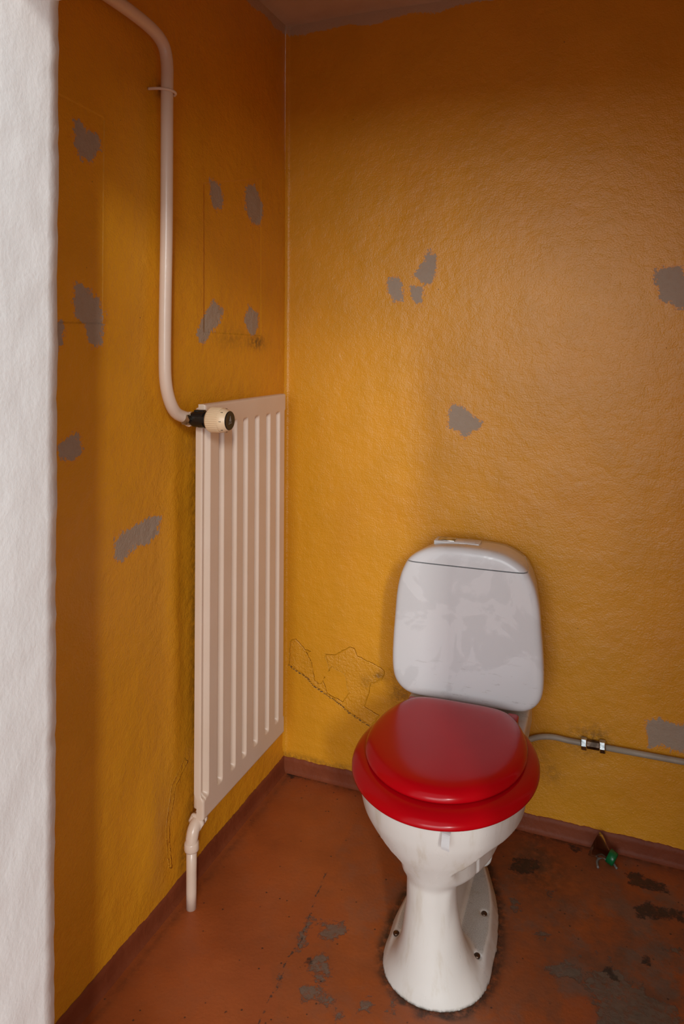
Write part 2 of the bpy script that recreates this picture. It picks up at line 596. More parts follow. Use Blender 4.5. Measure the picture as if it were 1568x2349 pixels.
# right wall of the little room, just out of the picture
us = np.arange(JY1, .0001, .02)
vs2 = np.arange(0, H + .001, .02)
U, V = np.meshgrid(us, vs2, indexing='ij')
z0 = np.zeros_like(U)
struct(grid('wall_right', us, vs2, lambda U, V: (0 * U + 1.415, U, V), dict(grey=z0 - .1, crack=z0 + .1, flake=z0 - .1, dirt_shade=z0, ceil=V - CZ, plate=z0 - .1), M_WALL))

# partition with the door opening: the white room's wall
bm = bmesh.new()


def rough_block(bm, x0, x1, y0, y1, z0, z1, step=.02, amp=.0015):
    before = len(bm.verts)
    nx, ny, nz = [max(1, int(round(d / step))) for d in (x1 - x0, y1 - y0, z1 - z0)]
    vd = {}

    def vert(i, j, k):
        key = (i, j, k)
        if key not in vd:
            edge = random.uniform(-amp, amp)
            vd[key] = bm.verts.new((x0 + (x1 - x0) * i / nx + edge, y0 + (y1 - y0) * j / ny + random.uniform(-amp, amp) * .3, z0 + (z1 - z0) * k / nz))
        return vd[key]
    for i in range(nx):
        for k in range(nz):
            for j in (0, ny):
                bm.faces.new((vert(i, j, k), vert(i + 1, j, k), vert(i + 1, j, k + 1), vert(i, j, k + 1)))
    for j in range(ny):
        for k in range(nz):
            for i in (0, nx):
                bm.faces.new((vert(i, j, k), vert(i, j + 1, k), vert(i, j + 1, k + 1), vert(i, j, k + 1)))


rough_block(bm, -.6, JX, JY0, JY1, 0, H)
# soften the jamb's outer edge
for v in bm.verts:
    if v.co.x > JX - .01 and v.co.y < JY0 + .01:
        v.co.x -= .004 + .002 * math.sin(v.co.z * 9) + .0015 * math.sin(v.co.z * 31)
        v.co.y += .003
struct(obj('wall_front_left', bm, M_WHITE))
XR = 1.16
bm = bmesh.new()
box(bm, XR, 2.6, JY0, JY1, 0, H, .004)
struct(obj('wall_front_right', bm, M_WHITE, smooth=False))
bm = bmesh.new()
box(bm, JX - .01, XR + .01, JY0 + .001, JY1, 1.87, H, .004)
struct(obj('wall_front_lintel', bm, M_WHITE, smooth=False))

# ceiling
us = np.arange(-.05, 1.46, .02)
vs2 = np.arange(JY1 - .02, .041, .02)
struct(grid('ceiling', us, vs2, lambda U, V: (U, V, CZ + .003 * np.sin(U * 8) * np.cos(V * 7)), {}, M_CEIL, flip=True))

# ------------------------------------------------------------------ floor
us = np.concatenate([np.arange(-.62, -.02, .03), np.arange(-.02, 1.44, .006), np.arange(1.44, 2.62, .03)])
vs2 = np.concatenate([np.arange(-3.6, -1.25, .03), np.arange(-1.25, .021, .006)])
U, V = np.meshgrid(us, vs2, indexing='ij')
fp = lambda pts: poly(pts, 2)
grey_f = many([fp(p) for p in (
    [(708, 2095), (720, 2110), (705, 2165), (690, 2182), (668, 2178), (672, 2150), (690, 2120)],
    [(640, 2230), (650, 2245), (645, 2265), (628, 2280), (620, 2290), (632, 2255)],
    [(735, 2118), (790, 2110), (796, 2140), (760, 2165), (730, 2160)],
    [(712, 2185), (760, 2180), (758, 2255), (730, 2260), (712, 2225)],
    [(685, 2255), (740, 2270), (790, 2320), (770, 2345), (730, 2305), (688, 2290)],
    [(815, 2290), (850, 2290), (850, 2325), (820, 2320)],
    [(1335, 2245), (1400, 2200), (1440, 2240), (1520, 2290), (1568, 2320), (1568, 2380), (1380, 2380), (1360, 2310)],
    [(1220, 2125), (1258, 2135), (1270, 2165), (1238, 2165)],
    [(1245, 2035), (1278, 2038), (1275, 2062), (1250, 2060)],
    [(1165, 2060), (1195, 2065), (1192, 2100), (1168, 2100)],
    [(1320, 2180), (1365, 2185), (1365, 2205), (1310, 2200)],
    [(1240, 2215), (1300, 2200), (1340, 2240), (1330, 2255), (1250, 2240)],
    [(1490, 2165), (1568, 2170), (1568, 2190), (1510, 2185)],
    [(890, 2280), (910, 2290), (905, 2330), (893, 2320)],
)], U, V) - .006
black_f = many([fp(p) for p in (
    [(1175, 1965), (1235, 1968), (1240, 1985), (1215, 2005), (1180, 2005), (1165, 1990)],
    [(1450, 2075), (1490, 2070), (1568, 2090), (1568, 2110), (1500, 2110), (1460, 2105)],
    [(1300, 1935), (1335, 1942), (1335, 1955), (1305, 1950)],
    [(655, 1768), (685, 1765), (700, 1785), (665, 1785)],
    [(845, 1820), (860, 1822), (860, 1828), (845, 1826)],
    [(700, 2190), (720, 2190), (715, 2215), (700, 2210)],
    [(1430, 2000), (1450, 2000), (1530, 2030), (1530, 2050), (1440, 2030)],
    [(1380, 2220), (1400, 2215), (1420, 2250), (1395, 2250)],
    [(1470, 2190), (1490, 2195), (1488, 2212), (1470, 2210)],
)], U, V) - .004
fresh_f = many([fp([(672, 2070), (700, 2055), (780, 2062), (802, 2095), (790, 2140), (700, 2175), (668, 2120)]),
                fp([(1290, 2290), (1345, 2285), (1372, 2330), (1370, 2390), (1290, 2390)]),
                fp([(560, 2220), (620, 2210), (640, 2330), (560, 2380)])], U, V)
crack_f = np.minimum(line_d(fp([(748, 2000), (732, 2040), (722, 2062), (715, 2085), (706, 2110), (690, 2160), (665, 2190), (652, 2210), (648, 2235), (635, 2265), (618, 2290), (606, 2320), (590, 2349)]), U, V),
                     line_d(fp([(893, 2270), (897, 2300), (903, 2320), (912, 2349)]), U, V) + .002)
crack_f = np.minimum(crack_f, line_d(fp([(780, 1850), (700, 1900), (655, 1935), (560, 2010)]), U, V) + .0035)


def egg_hw(Yv):
    """half-width of the foot of the toilet at distance Yv from the wall"""
    return np.interp(Yv, [.10, .13, .208, .30, .357, .45, .53, .60, .635, .655, .665], [0, .035, .065, .098, .112, .121, .119, .098, .070, .036, 0])


XT = .620
ring = np.abs(U - XT + .03 * V) - egg_hw(-V - .004)
ring = np.where(-V > .66, np.hypot(U - XT - .02, V + .66), ring)
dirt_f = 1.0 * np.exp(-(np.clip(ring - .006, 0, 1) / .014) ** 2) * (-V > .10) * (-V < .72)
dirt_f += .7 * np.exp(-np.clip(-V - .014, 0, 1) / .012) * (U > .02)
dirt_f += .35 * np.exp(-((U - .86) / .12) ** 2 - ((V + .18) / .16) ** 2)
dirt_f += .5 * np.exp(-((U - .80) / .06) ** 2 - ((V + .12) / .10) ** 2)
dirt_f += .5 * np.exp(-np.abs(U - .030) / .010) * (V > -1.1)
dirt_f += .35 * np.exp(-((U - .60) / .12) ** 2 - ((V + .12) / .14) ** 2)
worn_f = np.clip(.25 + .9 * np.exp(-((U - 1.15) / .35) ** 2 - ((V + .45) / .4) ** 2) + .4 * np.exp(-((U - .6) / .15) ** 2 - ((V + .3) / .2) ** 2), 0, 1.2)
worn_f = np.where(U < .3, .12, worn_f)
struct(grid('floor', us, vs2, lambda U, V: (U, V, 0 * U), dict(grey=grey_f, black=black_f, fresh=fresh_f, crack=crack_f, dirt_shade=np.clip(dirt_f, 0, 1), worn=worn_f), M_FLOOR))


# ------------------------------------------------------------------ painted skirting
def skirting(name, a, b, inward, h=.047):
    """a, b: floor end points on the wall; inward: unit vector into the room"""
    a, b, inw = Vector(a), Vector(b), Vector(inward)
    n = int((b - a).length / .006)
    prof = [(0, None), (.0018, None), (.0030, .032), (.0042, .012), (.0065, .0045), (.012, 0.0)]
    bm = bmesh.new()
    rows = []
    low = 0
    for i in range(n + 1):
        p = a.lerp(b, i / n)
        low = low * .8 + random.uniform(-.0012, .0012)
        top = h + low + random.uniform(-.0007, .0007)
        row = []
        for t, z in prof:
            zz = top if z is None else z
            row.append(bm.verts.new(p + inw * (t + random.uniform(-.0004, .0004) * (t > 0)) + Vector((0, 0, zz - (.0008 if t == .0018 else 0)))))
        rows.append(row)
    for A, B in zip(rows, rows[1:]):
        for k in range(len(prof) - 1):
            bm.faces.new((A[k], B[k], B[k + 1], A[k + 1]))
    return struct(obj(name, bm, M_BOARD, smooth=True))


skirting('baseboard_back', (0, 0, 0), (1.415, 0, 0), (0, -1, 0))
skirting('baseboard_left', (0, JY1, 0), (0, 0, 0), (1, 0, 0))
skirting('baseboard_right', (1.415, JY1, 0), (1.415, 0, 0), (-1, 0, 0))


# ------------------------------------------------------------------ TOILET
def smin(a, b, k):
    h = np.clip(.5 + .5 * (b - a) / k, 0, 1)
    return b * (1 - h) + a * h - k * h * (1 - h)


def smax(a, b, k):
    return -smin(-a, -b, k)


def surface_nets(fv, org, h):
    """iso-surface of the sampled field fv at 0 (negative inside)"""
    s = fv < 0
    nx, ny, nz = fv.shape
    c = np.zeros((nx - 1, ny - 1, nz - 1), np.int8)
    for i in (0, 1):
        for j in (0, 1):
            for k in (0, 1):
                c += s[i:nx - 1 + i, j:ny - 1 + j, k:nz - 1 + k]
    act = (c > 0) & (c < 8)
    idx = -np.ones(act.shape, np.int64)
    I, J, K = np.nonzero(act)
    idx[I, J, K] = np.arange(len(I))
    acc = np.zeros((len(I), 3))
    cnt = np.zeros(len(I))
    corners = [(i, j, k) for i in (0, 1) for j in (0, 1) for k in (0, 1)]
    for a in corners:
        for b in corners:
            if sum(b) - sum(a) == 1 and all(y >= x for x, y in zip(a, b)):
                va = fv[I + a[0], J + a[1], K + a[2]]
                vb = fv[I + b[0], J + b[1], K + b[2]]
                m = (va < 0) != (vb < 0)
                t = np.where(m, va / np.where(m, va - vb, 1), 0)
                for d in range(3):
                    acc[:, d] += np.where(m, a[d] + t * (b[d] - a[d]), 0)
                cnt += m
    P = np.stack([I, J, K], 1) + acc / cnt[:, None]
    P = P * h + np.array(org)
    quads = []
    for d in range(3):
        e = [0, 0, 0]
        e[d] = 1
        A = s[tuple(slice(0, n - x) for n, x in zip(fv.shape, e))]
        B = s[tuple(slice(x, None) for x in e)]
        Q = np.argwhere(A != B)
        sg = A[tuple(Q.T)]
        o1, o2 = [(0, 1, 0), (0, 0, 1)] if d == 0 else ([(0, 0, 1), (1, 0, 0)] if d == 1 else [(1, 0, 0), (0, 1, 0)])
        o1, o2 = np.array(o1), np.array(o2)
        lim = np.array(act.shape)
        ok = np.all((Q - o1 - o2 >= 0) & (Q < lim), 1)
        Q, sg = Q[ok], sg[ok]
        g = lambda q: idx[q[:, 0], q[:, 1], q[:, 2]]
        q4 = np.stack([g(Q), g(Q - o1), g(Q - o1 - o2), g(Q - o2)], 1)
        q4[~sg] = q4[~sg][:, ::-1]
        quads.append(q4)
    Q = np.concatenate(quads)
    Q = Q[np.all(Q >= 0, 1)]
    return P, Q


def laplace(P, Q, it, lam=.5):
    E = np.concatenate([Q[:, [0, 1]], Q[:, [1, 2]], Q[:, [2, 3]], Q[:, [3, 0]]])
    E = np.concatenate([E, E[:, ::-1]])
    deg = np.bincount(E[:, 0], minlength=len(P))[:, None]
    for k in range(it):
        for l in (lam, -lam * 1.02):
            S = np.stack([np.bincount(E[:, 0], weights=P[E[:, 1], d], minlength=len(P)) for d in range(3)], 1)
            P = P + l * (S / deg - P)
    return P


def soft(x, xs, vs, sg=.010):
    """table look-up with the corners rounded off"""
    g = np.arange(min(xs) - .06, max(xs) + .06, .001)
    f = np.interp(g, xs, vs)
    k = np.exp(-.5 * (np.arange(-40, 41) * .001 / sg) ** 2)
    f = np.convolve(np.pad(f, 40, mode='edge'), k / k.sum(), 'valid')
    return np.interp(x, g, f)


def bowl_field(X, Y, Z):
    AX = np.abs(X)
    I = lambda z, v: soft(Z, z, v)
    # bowl, its belly sagging a little towards the wall
    Zs = Z - .28 * np.clip(Y - .62, -.28, .02) * np.clip((.36 - Z) / .12, 0, 1)
    J = lambda v: soft(Zs, zt, v, .007)
    zt = [.207, .219, .235, .250, .267, .287, .312, .337, .37, .40]
    a = J([.048, .064, .088, .107, .124, .146, .164, .179, .188, .188])
    yf = J([.618, .622, .627, .634, .643, .653, .662, .670, .676, .678])
    yb = J([.33, .31, .295, .285, .275, .265, .255, .25, .24, .24])
    yc, b = (yf + yb) / 2, (yf - yb) / 2
    q = ((AX / a) ** 2.15 + (np.abs(Y - yc) / b) ** 2.15) ** (1 / 2.15)
    bowl = (q - 1) * np.minimum(a, b) * .95
    bowl = smax(bowl, .217 - Zs, .02)
    bowl = smax(bowl, Z - .398, .008)
    # hollowed flank with a crease above and in front
    zc = soft(Y, [.20, .33, .43, .50, .56, .61, .625, .65], [.300, .325, .332, .334, .333, .326, .300, .20], .008)
    c0 = soft(Y, [.25, .35, .45, .55, .60, .64], [.132, .124, .108, .078, .059, .052])
    cut = smax(Z - zc, c0 - AX, .022)
    bowl = smax(bowl, -cut, .005)
    # rear deck
    deck = smax(smax(AX - .160, np.abs(Y - .17) - .115, .02), np.abs(Z - .368) - .033, .006)
    f = smin(bowl, deck, .03)
    # neck under the deck
    neck = smax(smax(AX - np.interp(Z, [.19, .33], [.04, .09]), np.abs(Y - .27) - .09, .03), np.abs(Z - .27) - .08, .02)
    f = smin(f, neck, .03)
    # outlet of the trap
    out = smax(smax(AX - .089, np.abs(Z - .158) - .078, .035), np.abs(Y - .268) - .05, .008)
    f = smin(f, out, .012)
    # foot column
    zk = [0, .015, .04, .08, .12, .16, .24]
    a = I(zk, [.121, .107, .083, .067, .060, .054, .052])
    yf = I(zk, [.656, .652, .643, .632, .624, .620, .620])
    b = I(zk, [.115, .105, .085, .070, .062, .058, .054])
    q = np.hypot((X + .005 * np.clip(Z / .15, 0, 1)) / a, (Y - (yf - b)) / b)
    col = (q - 1) * a * .9
    col = smax(col, Z - .25, .02)
    # web
    web = smax(smax(AX - (.032 + .10 * np.clip(Z - .13, 0, 1)), np.abs(Y - .38) - .22, .02), Z - .215, .02)
    # flange
    hw = soft(Y, [.10, .13, .208, .30, .357, .45, .53, .60, .635, .655, .665], [0, .035, .067, .100, .114, .123, .119, .090, .058, .020, -.03], .012) - .55 * np.clip(Z, 0, .04)
    fl = smax((AX - hw) * .85, Z - soft(Y, [.51, .62], [.034, -.010]), .007)
    fl = np.where((Y < .10) | (Y > .660), np.maximum(fl, .01), fl)
    f2 = smin(col, web, .012)
    f2 = smin(f2, fl, .014)
    f = smin(f, f2, .008)
    # screw sockets
    for (sx, sy) in ((.083, .396), (.087, .520), (-.083, .396), (-.095, .522)):
        f = smax(f, -(np.maximum(np.hypot(X - sx, Y - sy) - .0065, .028 - Z)), .001)
    return smax(f, -.0012 - Z, .006)


hh = .0036
gx = np.arange(-.225, .2251, hh)
gy = np.arange(.03, .715, hh)
gz = np.arange(-.012, .412, hh)
GX, GY, GZ = np.meshgrid(gx, gy, gz, indexing='ij')
P, Q = surface_nets(bowl_field(GX, GY, GZ), (gx[0], gy[0], gz[0]), hh)
P = laplace(P, Q, 5)
co = np.stack([P[:, 0], -P[:, 1], np.maximum(P[:, 2], 0.0)], 1)
toilet = thing('toilet', 'white ceramic toilet with red seat and closed lid against the ochre wall', 'toilet')
toilet.location = (XT, 0, 0)
toilet.rotation_euler = (0, 0, .03)
me = np_mesh('bowl', co, Q)
bmm = bmesh.new()
bmm.from_mesh(me)
bmesh.ops.recalc_face_normals(bmm, faces=bmm.faces[:])
bmm.to_mesh(me)
bmm.free()
link('bowl', me, M_CER, toilet)
for (sx, sy) in ((.083, .396), (.087, .520), (-.083, .396), (-.095, .522)):
    bm = bmesh.new()
    lathe(bm, [(0, .001), (0, .0068), (.0035, .0068), (.0048, .005), (.005, .0005)], (sx, -sy, .0295), (0, 0, 1), 16)
    s_ = obj('screw', bm, M_DARKMET, toilet)
    s_['label'] = 'rusty floor screw in the foot of the bowl'


# seat and lid: closed outlines, then rings following a profile
def d_outline(a, yc, bf, bb, nf, nb, n=120):
    out = []
    for k in range(n):
        t = 2 * PI * k / n
        s_, c_ = math.sin(t), math.cos(t)
        b = bf if c_ > 0 else bb
        r = ((abs(s_) / a) ** nf + (abs(c_) / b) ** nf) ** (-1 / nf)
        if c_ < 0:      # straight back edge with rounded corners
            r = (r ** -14 + (nb / -c_) ** -14) ** (-1 / 14)
        out.append(Vector((r * s_, -(yc + r * c_), 0)))
    return out


def ring_solid(name, outl, yc, prof, mat, parent, sub=True):
    """prof: (inset, z) going from the underside centre round the rim to the top centre"""
    bm = bmesh.new()
    rings = []
    c = Vector((0, -yc, 0))
    n = len(outl)
    nrm = []
    for i in range(n):
        t = (outl[(i + 1) % n] - outl[i - 1]).normalized()
        m = Vector((t.y, -t.x, 0))
        if m.dot(c - outl[i]) < 0:
            m = -m
        nrm.append(m)
    for ins, z in prof:
        ring = []
        for p, m in zip(outl, nrm):
            if ins < .035:
                q = p + m * ins
            else:
                q0 = p + m * .035
                q = q0.lerp(c, (ins - .035) / .2)
            ring.append(bm.verts.new((q.x, q.y, z)))
        rings.append(ring)
    for A, B in zip(rings, rings[1:]):
        for k in range(n):
            bm.faces.new((A[k], A[(k + 1) % n], B[(k + 1) % n], B[k]))
    bm.faces.new(rings[0])
    bm.faces.new(rings[-1])
    return obj(name, bm, mat, parent)


seat_o = d_outline(.2115, .448, .254, .262, 2.0, .200, 160)
ring_solid('seat', seat_o, .46, [(.10, .400), (.03, .400), (.010, .3995), (.003, .4005), (.0, .4035), (.0, .407), (.0025, .412), (.007, .4165), (.013, .4205), (.022, .4245), (.035, .4275), (.05, .4285), (.10, .4285)], M_RED, toilet)
lid_o = d_outline(.1835, .440, .221, .245, 2.0, .195, 160)
ring_solid('lid', lid_o, .43, [(.10, .4300), (.012, .4300), (.003, .4305), (.0, .433), (.0, .4365), (.0025, .4420), (.0075, .4475), (.015, .4520), (.025, .4550), (.040, .4570), (.07, .4580), (.12, .4585), (.18, .4588)], M_RED, toilet)
for sx in (-.128, .128):
    bm = bmesh.new()
    box(bm, sx - .015, sx + .015, -.275, -.229, .400, .432, .007, 3)
    obj('hinge', bm, M_RED, toilet)

# cistern: outline in the wall plane swept through its depth
def spline_closed(pts, n):
    P = [Vector(p) for p in pts]
    m = len(P)
    out = []
    for i in range(m):
        p0, p1, p2, p3 = P[i - 1], P[i], P[(i + 1) % m], P[(i + 2) % m]
        for k in range(n):
            t = k / n
            out.append(0.5 * ((2 * p1) + (p2 - p0) * t + (2 * p0 - 5 * p1 + 4 * p2 - p3) * t * t + (3 * p1 - p0 - 3 * p2 + p3) * t ** 3))
    return out


half = [(0, .418), (.07, .418), (.125, .419), (.158, .425), (.182, .442), (.196, .468), (.2005, .51), (.1985, .57), (.194, .63), (.189, .69), (.181, .732), (.170, .762),
        (.155, .787), (.128, .807), (.092, .8225), (.048, .8285), (0, .830)]
half = [(x * 1.0, z) for x, z in half]
pts = [(x, 0, z) for x, z in half] + [(-x, 0, z) for x, z in half[-2:0:-1]]
out_t = spline_closed(pts, 5)
prof_t = [(.030, -.035), (.020, -.036), (.017, -.040), (.013, -.075), (.008, -.110), (.003, -.150), (.0005, -.180), (.0003, -.189), (.0015, -.196), (.0040, -.2015), (.0080, -.2055), (.013, -.2078), (.019, -.2090), (.034, -.2100), (.06, -.2107), (.12, -.211)]


def cistern_bm():
    bm = bmesh.new()
    n = len(out_t)
    cen = Vector((0, 0, .61))
    nrm = []
    for i in range(n):
        t = (out_t[(i + 1) % n] - out_t[i - 1]).normalized()
        m = Vector((t.z, 0, -t.x))
        if m.dot(cen - out_t[i]) < 0:
            m = -m
        nrm.append(m)
    rings = []
    for ins, y in prof_t:
        # the top bows down a little towards the front edge
        ring = []
        for p, m in zip(out_t, nrm):
            if ins <= .034:
                q = p + m * ins
            else:
                q = (p + m * .034).lerp(cen, (ins - .034) / .16)
            ring.append(bm.verts.new((q.x, y, q.z)))
        rings.append(ring)
    for A, B in zip(rings, rings[1:]):
        for k in range(n):
            bm.faces.new((A[k], A[(k + 1) % n], B[(k + 1) % n], B[k]))
    bm.faces.new(rings[0])
    bm.faces.new(rings[-1])
    bmesh.ops.recalc_face_normals(bm, faces=bm.faces[:])
    return bm


def cut(bm, z, keep_above, slope=0.0):
    r = bmesh.ops.bisect_plane(bm, geom=bm.verts[:] + bm.edges[:] + bm.faces[:], plane_co=(0, 0, z), plane_no=(slope, 0, 1), clear_inner=keep_above, clear_outer=not keep_above)
    es = [e for e in r['geom_cut'] if isinstance(e, bmesh.types.BMEdge)]
    bmesh.ops.holes_fill(bm, edges=es)


bm = cistern_bm()
cut(bm, .7800, False)
obj('cistern', bm, M_CIS, toilet, angle=35)
bm = cistern_bm()
cut(bm, .7830, True)
clid = obj('cistern_lid', bm, M_CIS, toilet, angle=35)
bm = bmesh.new()
box(bm, -.125, .125, -.19, -.09, .774, .789)
obj('cistern_joint', bm, M_BLACK, toilet, smooth=False)
# flush plate
bm = bmesh.new()
BX, BY = -.035, -.125
box(bm, BX - .062, BX + .062, BY - .024, BY + .024, .8150, .8288, .0025)
fp_ = obj('flush_plate', bm, M_CIS, toilet, angle=35)
bm = bmesh.new()
box(bm, BX - .052, BX - .006, BY - .018, BY + .018, .8250, .8305, .0015)
o = obj('flush_button', bm, M_CHROME, fp_, angle=35)
bm = bmesh.new()
box(bm, BX - .003, BX + .050, BY - .018, BY + .018, .8250, .8296, .0015)
obj('flush_button', bm, M_CIS, fp_, angle=35)
# waste collar between the trap and the wall
bm = bmesh.new()
lathe(bm, [(0, .064), (.014, .064)], (0, -.226, .150), (0, 1, 0), 40)
o = obj('outlet_seal', bm, M_BLACK, toilet, angle=40)
bm = bmesh.new()
lathe(bm, [(0, .068), (0, .084), (.014, .085), (.018, .060), (.13, .057), (.19, .057)], (0, -.212, .150), (0, 1, 0), 48)
obj('waste_collar', bm, M_WPLAS, toilet, angle=40)

# white plastic strip hanging from under the seat
bm = bmesh.new()
cx_ = .052
path = [(cx_, -.650, .3995), (cx_, -.668, .3975), (cx_, -.688, .394), (cx_, -.695, .382), (cx_, -.6975, .374), (cx_, -.6965, .367)]
pr = smooth_path(path, 4)
rows = []
for p in pr:
    rows.append([bm.verts.new((p.x + dx, p.y - dx * .25, p.z)) for dx in (-.0085, -.006, 0, .006, .0085)])
for A, B in zip(rows, rows[1:]):
    for k in range(4):
        bm.faces.new((A[k], A[k + 1], B[k + 1], B[k]))
r = bmesh.ops.solidify(bm, geom=bm.faces[:], thickness=.0018)
o = obj('hanging_clip', bm, M_CLIP, None, smooth=False)
o.location = (XT, 0, 0)
o.rotation_euler = (0, 0, .03)
tag(o, 'small white plastic clip hanging over the bowl rim under the red seat', 'clip')

# ------------------------------------------------------------------ RADIATOR
RY0, RY1, RZ0, RZ1, RX = -.586, -.142, .206, 1.217, .071
rad = thing('radiator', 'tall cream ribbed panel radiator on the left wall near the corner', 'radiator')
rad.location = (0.04, (RY0 + RY1) / 2, RZ0)
off = Vector(rad.location)
npitch = 8
cent = [on(u, 1100, 0, RX)[1] for u in (480.5, 512, 541.5, 566.5, 592.5, 618, 640)]
ys = np.linspace(RY0, RY1, 520)
zs = np.concatenate([np.linspace(RZ0, RZ0 + .08, 40), np.linspace(RZ0 + .085, RZ1 - .085, 40), np.linspace(RZ1 - .08, RZ1, 40)])
Yg, Zg = np.meshgrid(ys, zs, indexing='ij')
dep = np.zeros_like(Yg)
sst = lambda t: np.clip(t, 0, 1) ** 2 * (3 - 2 * np.clip(t, 0, 1))
for c in cent:
    # a flat-bottomed channel: steep wall on the left side, wide sloping wall on the right that faces the door
    l = sst((Yg - (c - .0185)) / .004)
    r = 1 - sst((Yg - (c - .004)) / .009)
    bot = sst((Zg - (RZ0 + .050) - .004 * 0) / .012)
    top = 1 - sst((Zg - (RZ1 - .060)) / .012)
    dep = np.maximum(dep, np.minimum(l, r) * np.minimum(bot, top))
edge = np.minimum.reduce([Yg - RY0, RY1 - Yg, Zg - RZ0, RZ1 - Zg])
groove = np.zeros_like(Yg)
for c in cent:
    groove = np.maximum(groove, np.exp(-((Yg - (c - .0195)) / .0016) ** 2) * np.minimum(sst((Zg - (RZ0 + .050)) / .012), 1 - sst((Zg - (RZ1 - .060)) / .012)))
Xg = RX - .0135 * dep - .005 * groove - .006 * (1 - np.sqrt(np.clip(1 - (1 - np.clip(edge / .006, 0, 1)) ** 2, 0, 1)))
# the side bands lie a little lower than the top and bottom bands
side = sst((RY0 + .012 - Yg) / .004) + sst((Yg - (RY1 - .010)) / .004)
inner = np.minimum(sst((Zg - (RZ0 + .045)) / .01), 1 - sst((Zg - (RZ1 - .055)) / .01))
Xg = Xg - .005 * np.clip(side, 0, 1) * inner
co = np.stack([Xg, Yg, Zg], -1)
nu, nv = Yg.shape
back = co.copy()
back[..., 0] = Xg - .012
back[..., 0] = np.minimum(back[..., 0], RX - .020)
allc = np.concatenate([co.reshape(-1, 3), back.reshape(-1, 3)])
idx = np.arange(nu * nv).reshape(nu, nv)
q = np.stack([idx[:-1, :-1], idx[1:, :-1], idx[1:, 1:], idx[:-1, 1:]], -1).reshape(-1, 4)
qs = [q, q[:, ::-1] + nu * nv]
N = nu * nv
for e in (idx[0, :], idx[-1, ::-1], idx[::-1, 0], idx[:, -1]):
    qs.append(np.stack([e[:-1], e[1:], e[1:] + N, e[:-1] + N], -1))
me = np_mesh('panel', allc - np.array(off), np.concatenate(qs))
me.flip_normals()
o = link('panel', me, M_RAD, rad)
me.set_sharp_from_angle(angle=math.radians(60))
# back header tubes and wall brackets
for z in (RZ0 + .03, RZ1 - .03):
    bm = bmesh.new()
    box(bm, .030, .054, RY0 + .018, RY1 - .018, z - .020, z + .020, .005)
    for v in bm.verts:
        v.co -= off
    obj('header_rail', bm, M_RAD, rad)
for y in (RY0 + .09, RY1 - .09):
    for z in (RZ0 + .09, RZ1 - .12):
        bm = bmesh.new()
        box(bm, .002, .050, y - .012, y + .012, z - .03, z + .03, .002)
        for v in bm.verts:
            v.co -= off
        obj('bracket', bm, M_RAD, rad, smooth=False)


def rpart(name, bm, mat, parent=None, angle=40):
    for v in bm.verts:
        v.co -= off
    return obj(name, bm, mat, parent or rad, angle=angle)


# thermostatic valve
VY, VZ = -.613, 1.184
bm = bmesh.new()
lathe(bm, [(0, .010), (0, .0135), (.012, .0135), (.012, .0155), (.026, .0155), (.026, .011), (.04, .011)], (.047, VY - .026, VZ), (0, 1, 0), 6)
lathe(bm, [(0, .014), (.014, .0165), (.024, .0165)], (.034, VY, VZ), (1, 0, 0), 24)
rpart('valve_body', bm, M_NICKEL)
bm = bmesh.new()
lathe(bm, [(0, .016), (0, .0185), (.008, .0195), (.016, .0185), (.017, .0205), (.034, .0205), (.0345, .018), (.042, .018)], (.056, VY, VZ), (1, 0, 0), 40)
box(bm, .060, .086, VY - .007, VY + .007, VZ + .017, VZ + .0225, .0015)
box(bm, .072, .098, VY - .0235, VY - .017, VZ - .006, VZ + .008, .001)
rpart('valve_collar', bm, M_BLACK)
bm = bmesh.new()
lathe(bm, [(0, .016), (.0015, .0235), (.005, .0275), (.009, .0300), (.037, .0296), (.040, .0290), (.046, .0275), (.052, .0245), (.056, .0225)], (.097, VY, VZ), (1, 0, 0), 76, 38, .0021, (3, 4))
dial = rpart('thermostat_dial', bm, M_DIAL, None, 50)
for k in range(6):
    an = math.radians(95 - 48 * k)
    bm = bmesh.new()
    d1 = Vector((0, -math.cos(an), math.sin(an)))
    box(bm, -.0028, .0028, -.0005, .0005, -.0004, .0006)
    # lay the tick on the shoulder of the dial
    rot = Matrix((Vector((1, 0, 0)), d1.cross(Vector((1, 0, 0))), d1)).transposed()
    for v in bm.verts:
        v.co = rot @ v.co + Vector((.1435, VY, VZ)) + d1 * .0277
    rpart('dial_tick', bm, M_TICK, dial)
bm = bmesh.new()
lathe(bm, [(0, .018), (0, .0222), (.0012, .0225), (.0024, .0212), (.0020, .001)], (.1532, VY, VZ), (1, 0, 0), 48)
cap = rpart('dial_cap', bm, M_BLACK, dial)


def flat_sign(bm, pts):
    """pts: (y, z) on the cap's face, extruded a hair"""
    a = [bm.verts.new((.15575, VY + y, VZ + z)) for y, z in pts]
    b = [bm.verts.new((.15615, VY + y, VZ + z)) for y, z in pts]
    bm.faces.new(a)
    bm.faces.new(b)
    for i in range(len(a)):
        bm.faces.new((a[i], a[i - 1], b[i - 1], b[i]))


bm = bmesh.new()
flat_sign(bm, [(-.0045, -.001), (.0045, -.001), (0, .0115)])
flat_sign(bm, [(-.006, -.0045), (.0045, -.003), (.0045, -.0018), (-.006, -.0032)])
flat_sign(bm, [(-.0075, -.008), (.006, -.0062), (.006, -.0048), (-.0075, -.0066)])
rpart('dial_mark', bm, M_MARK, dial)

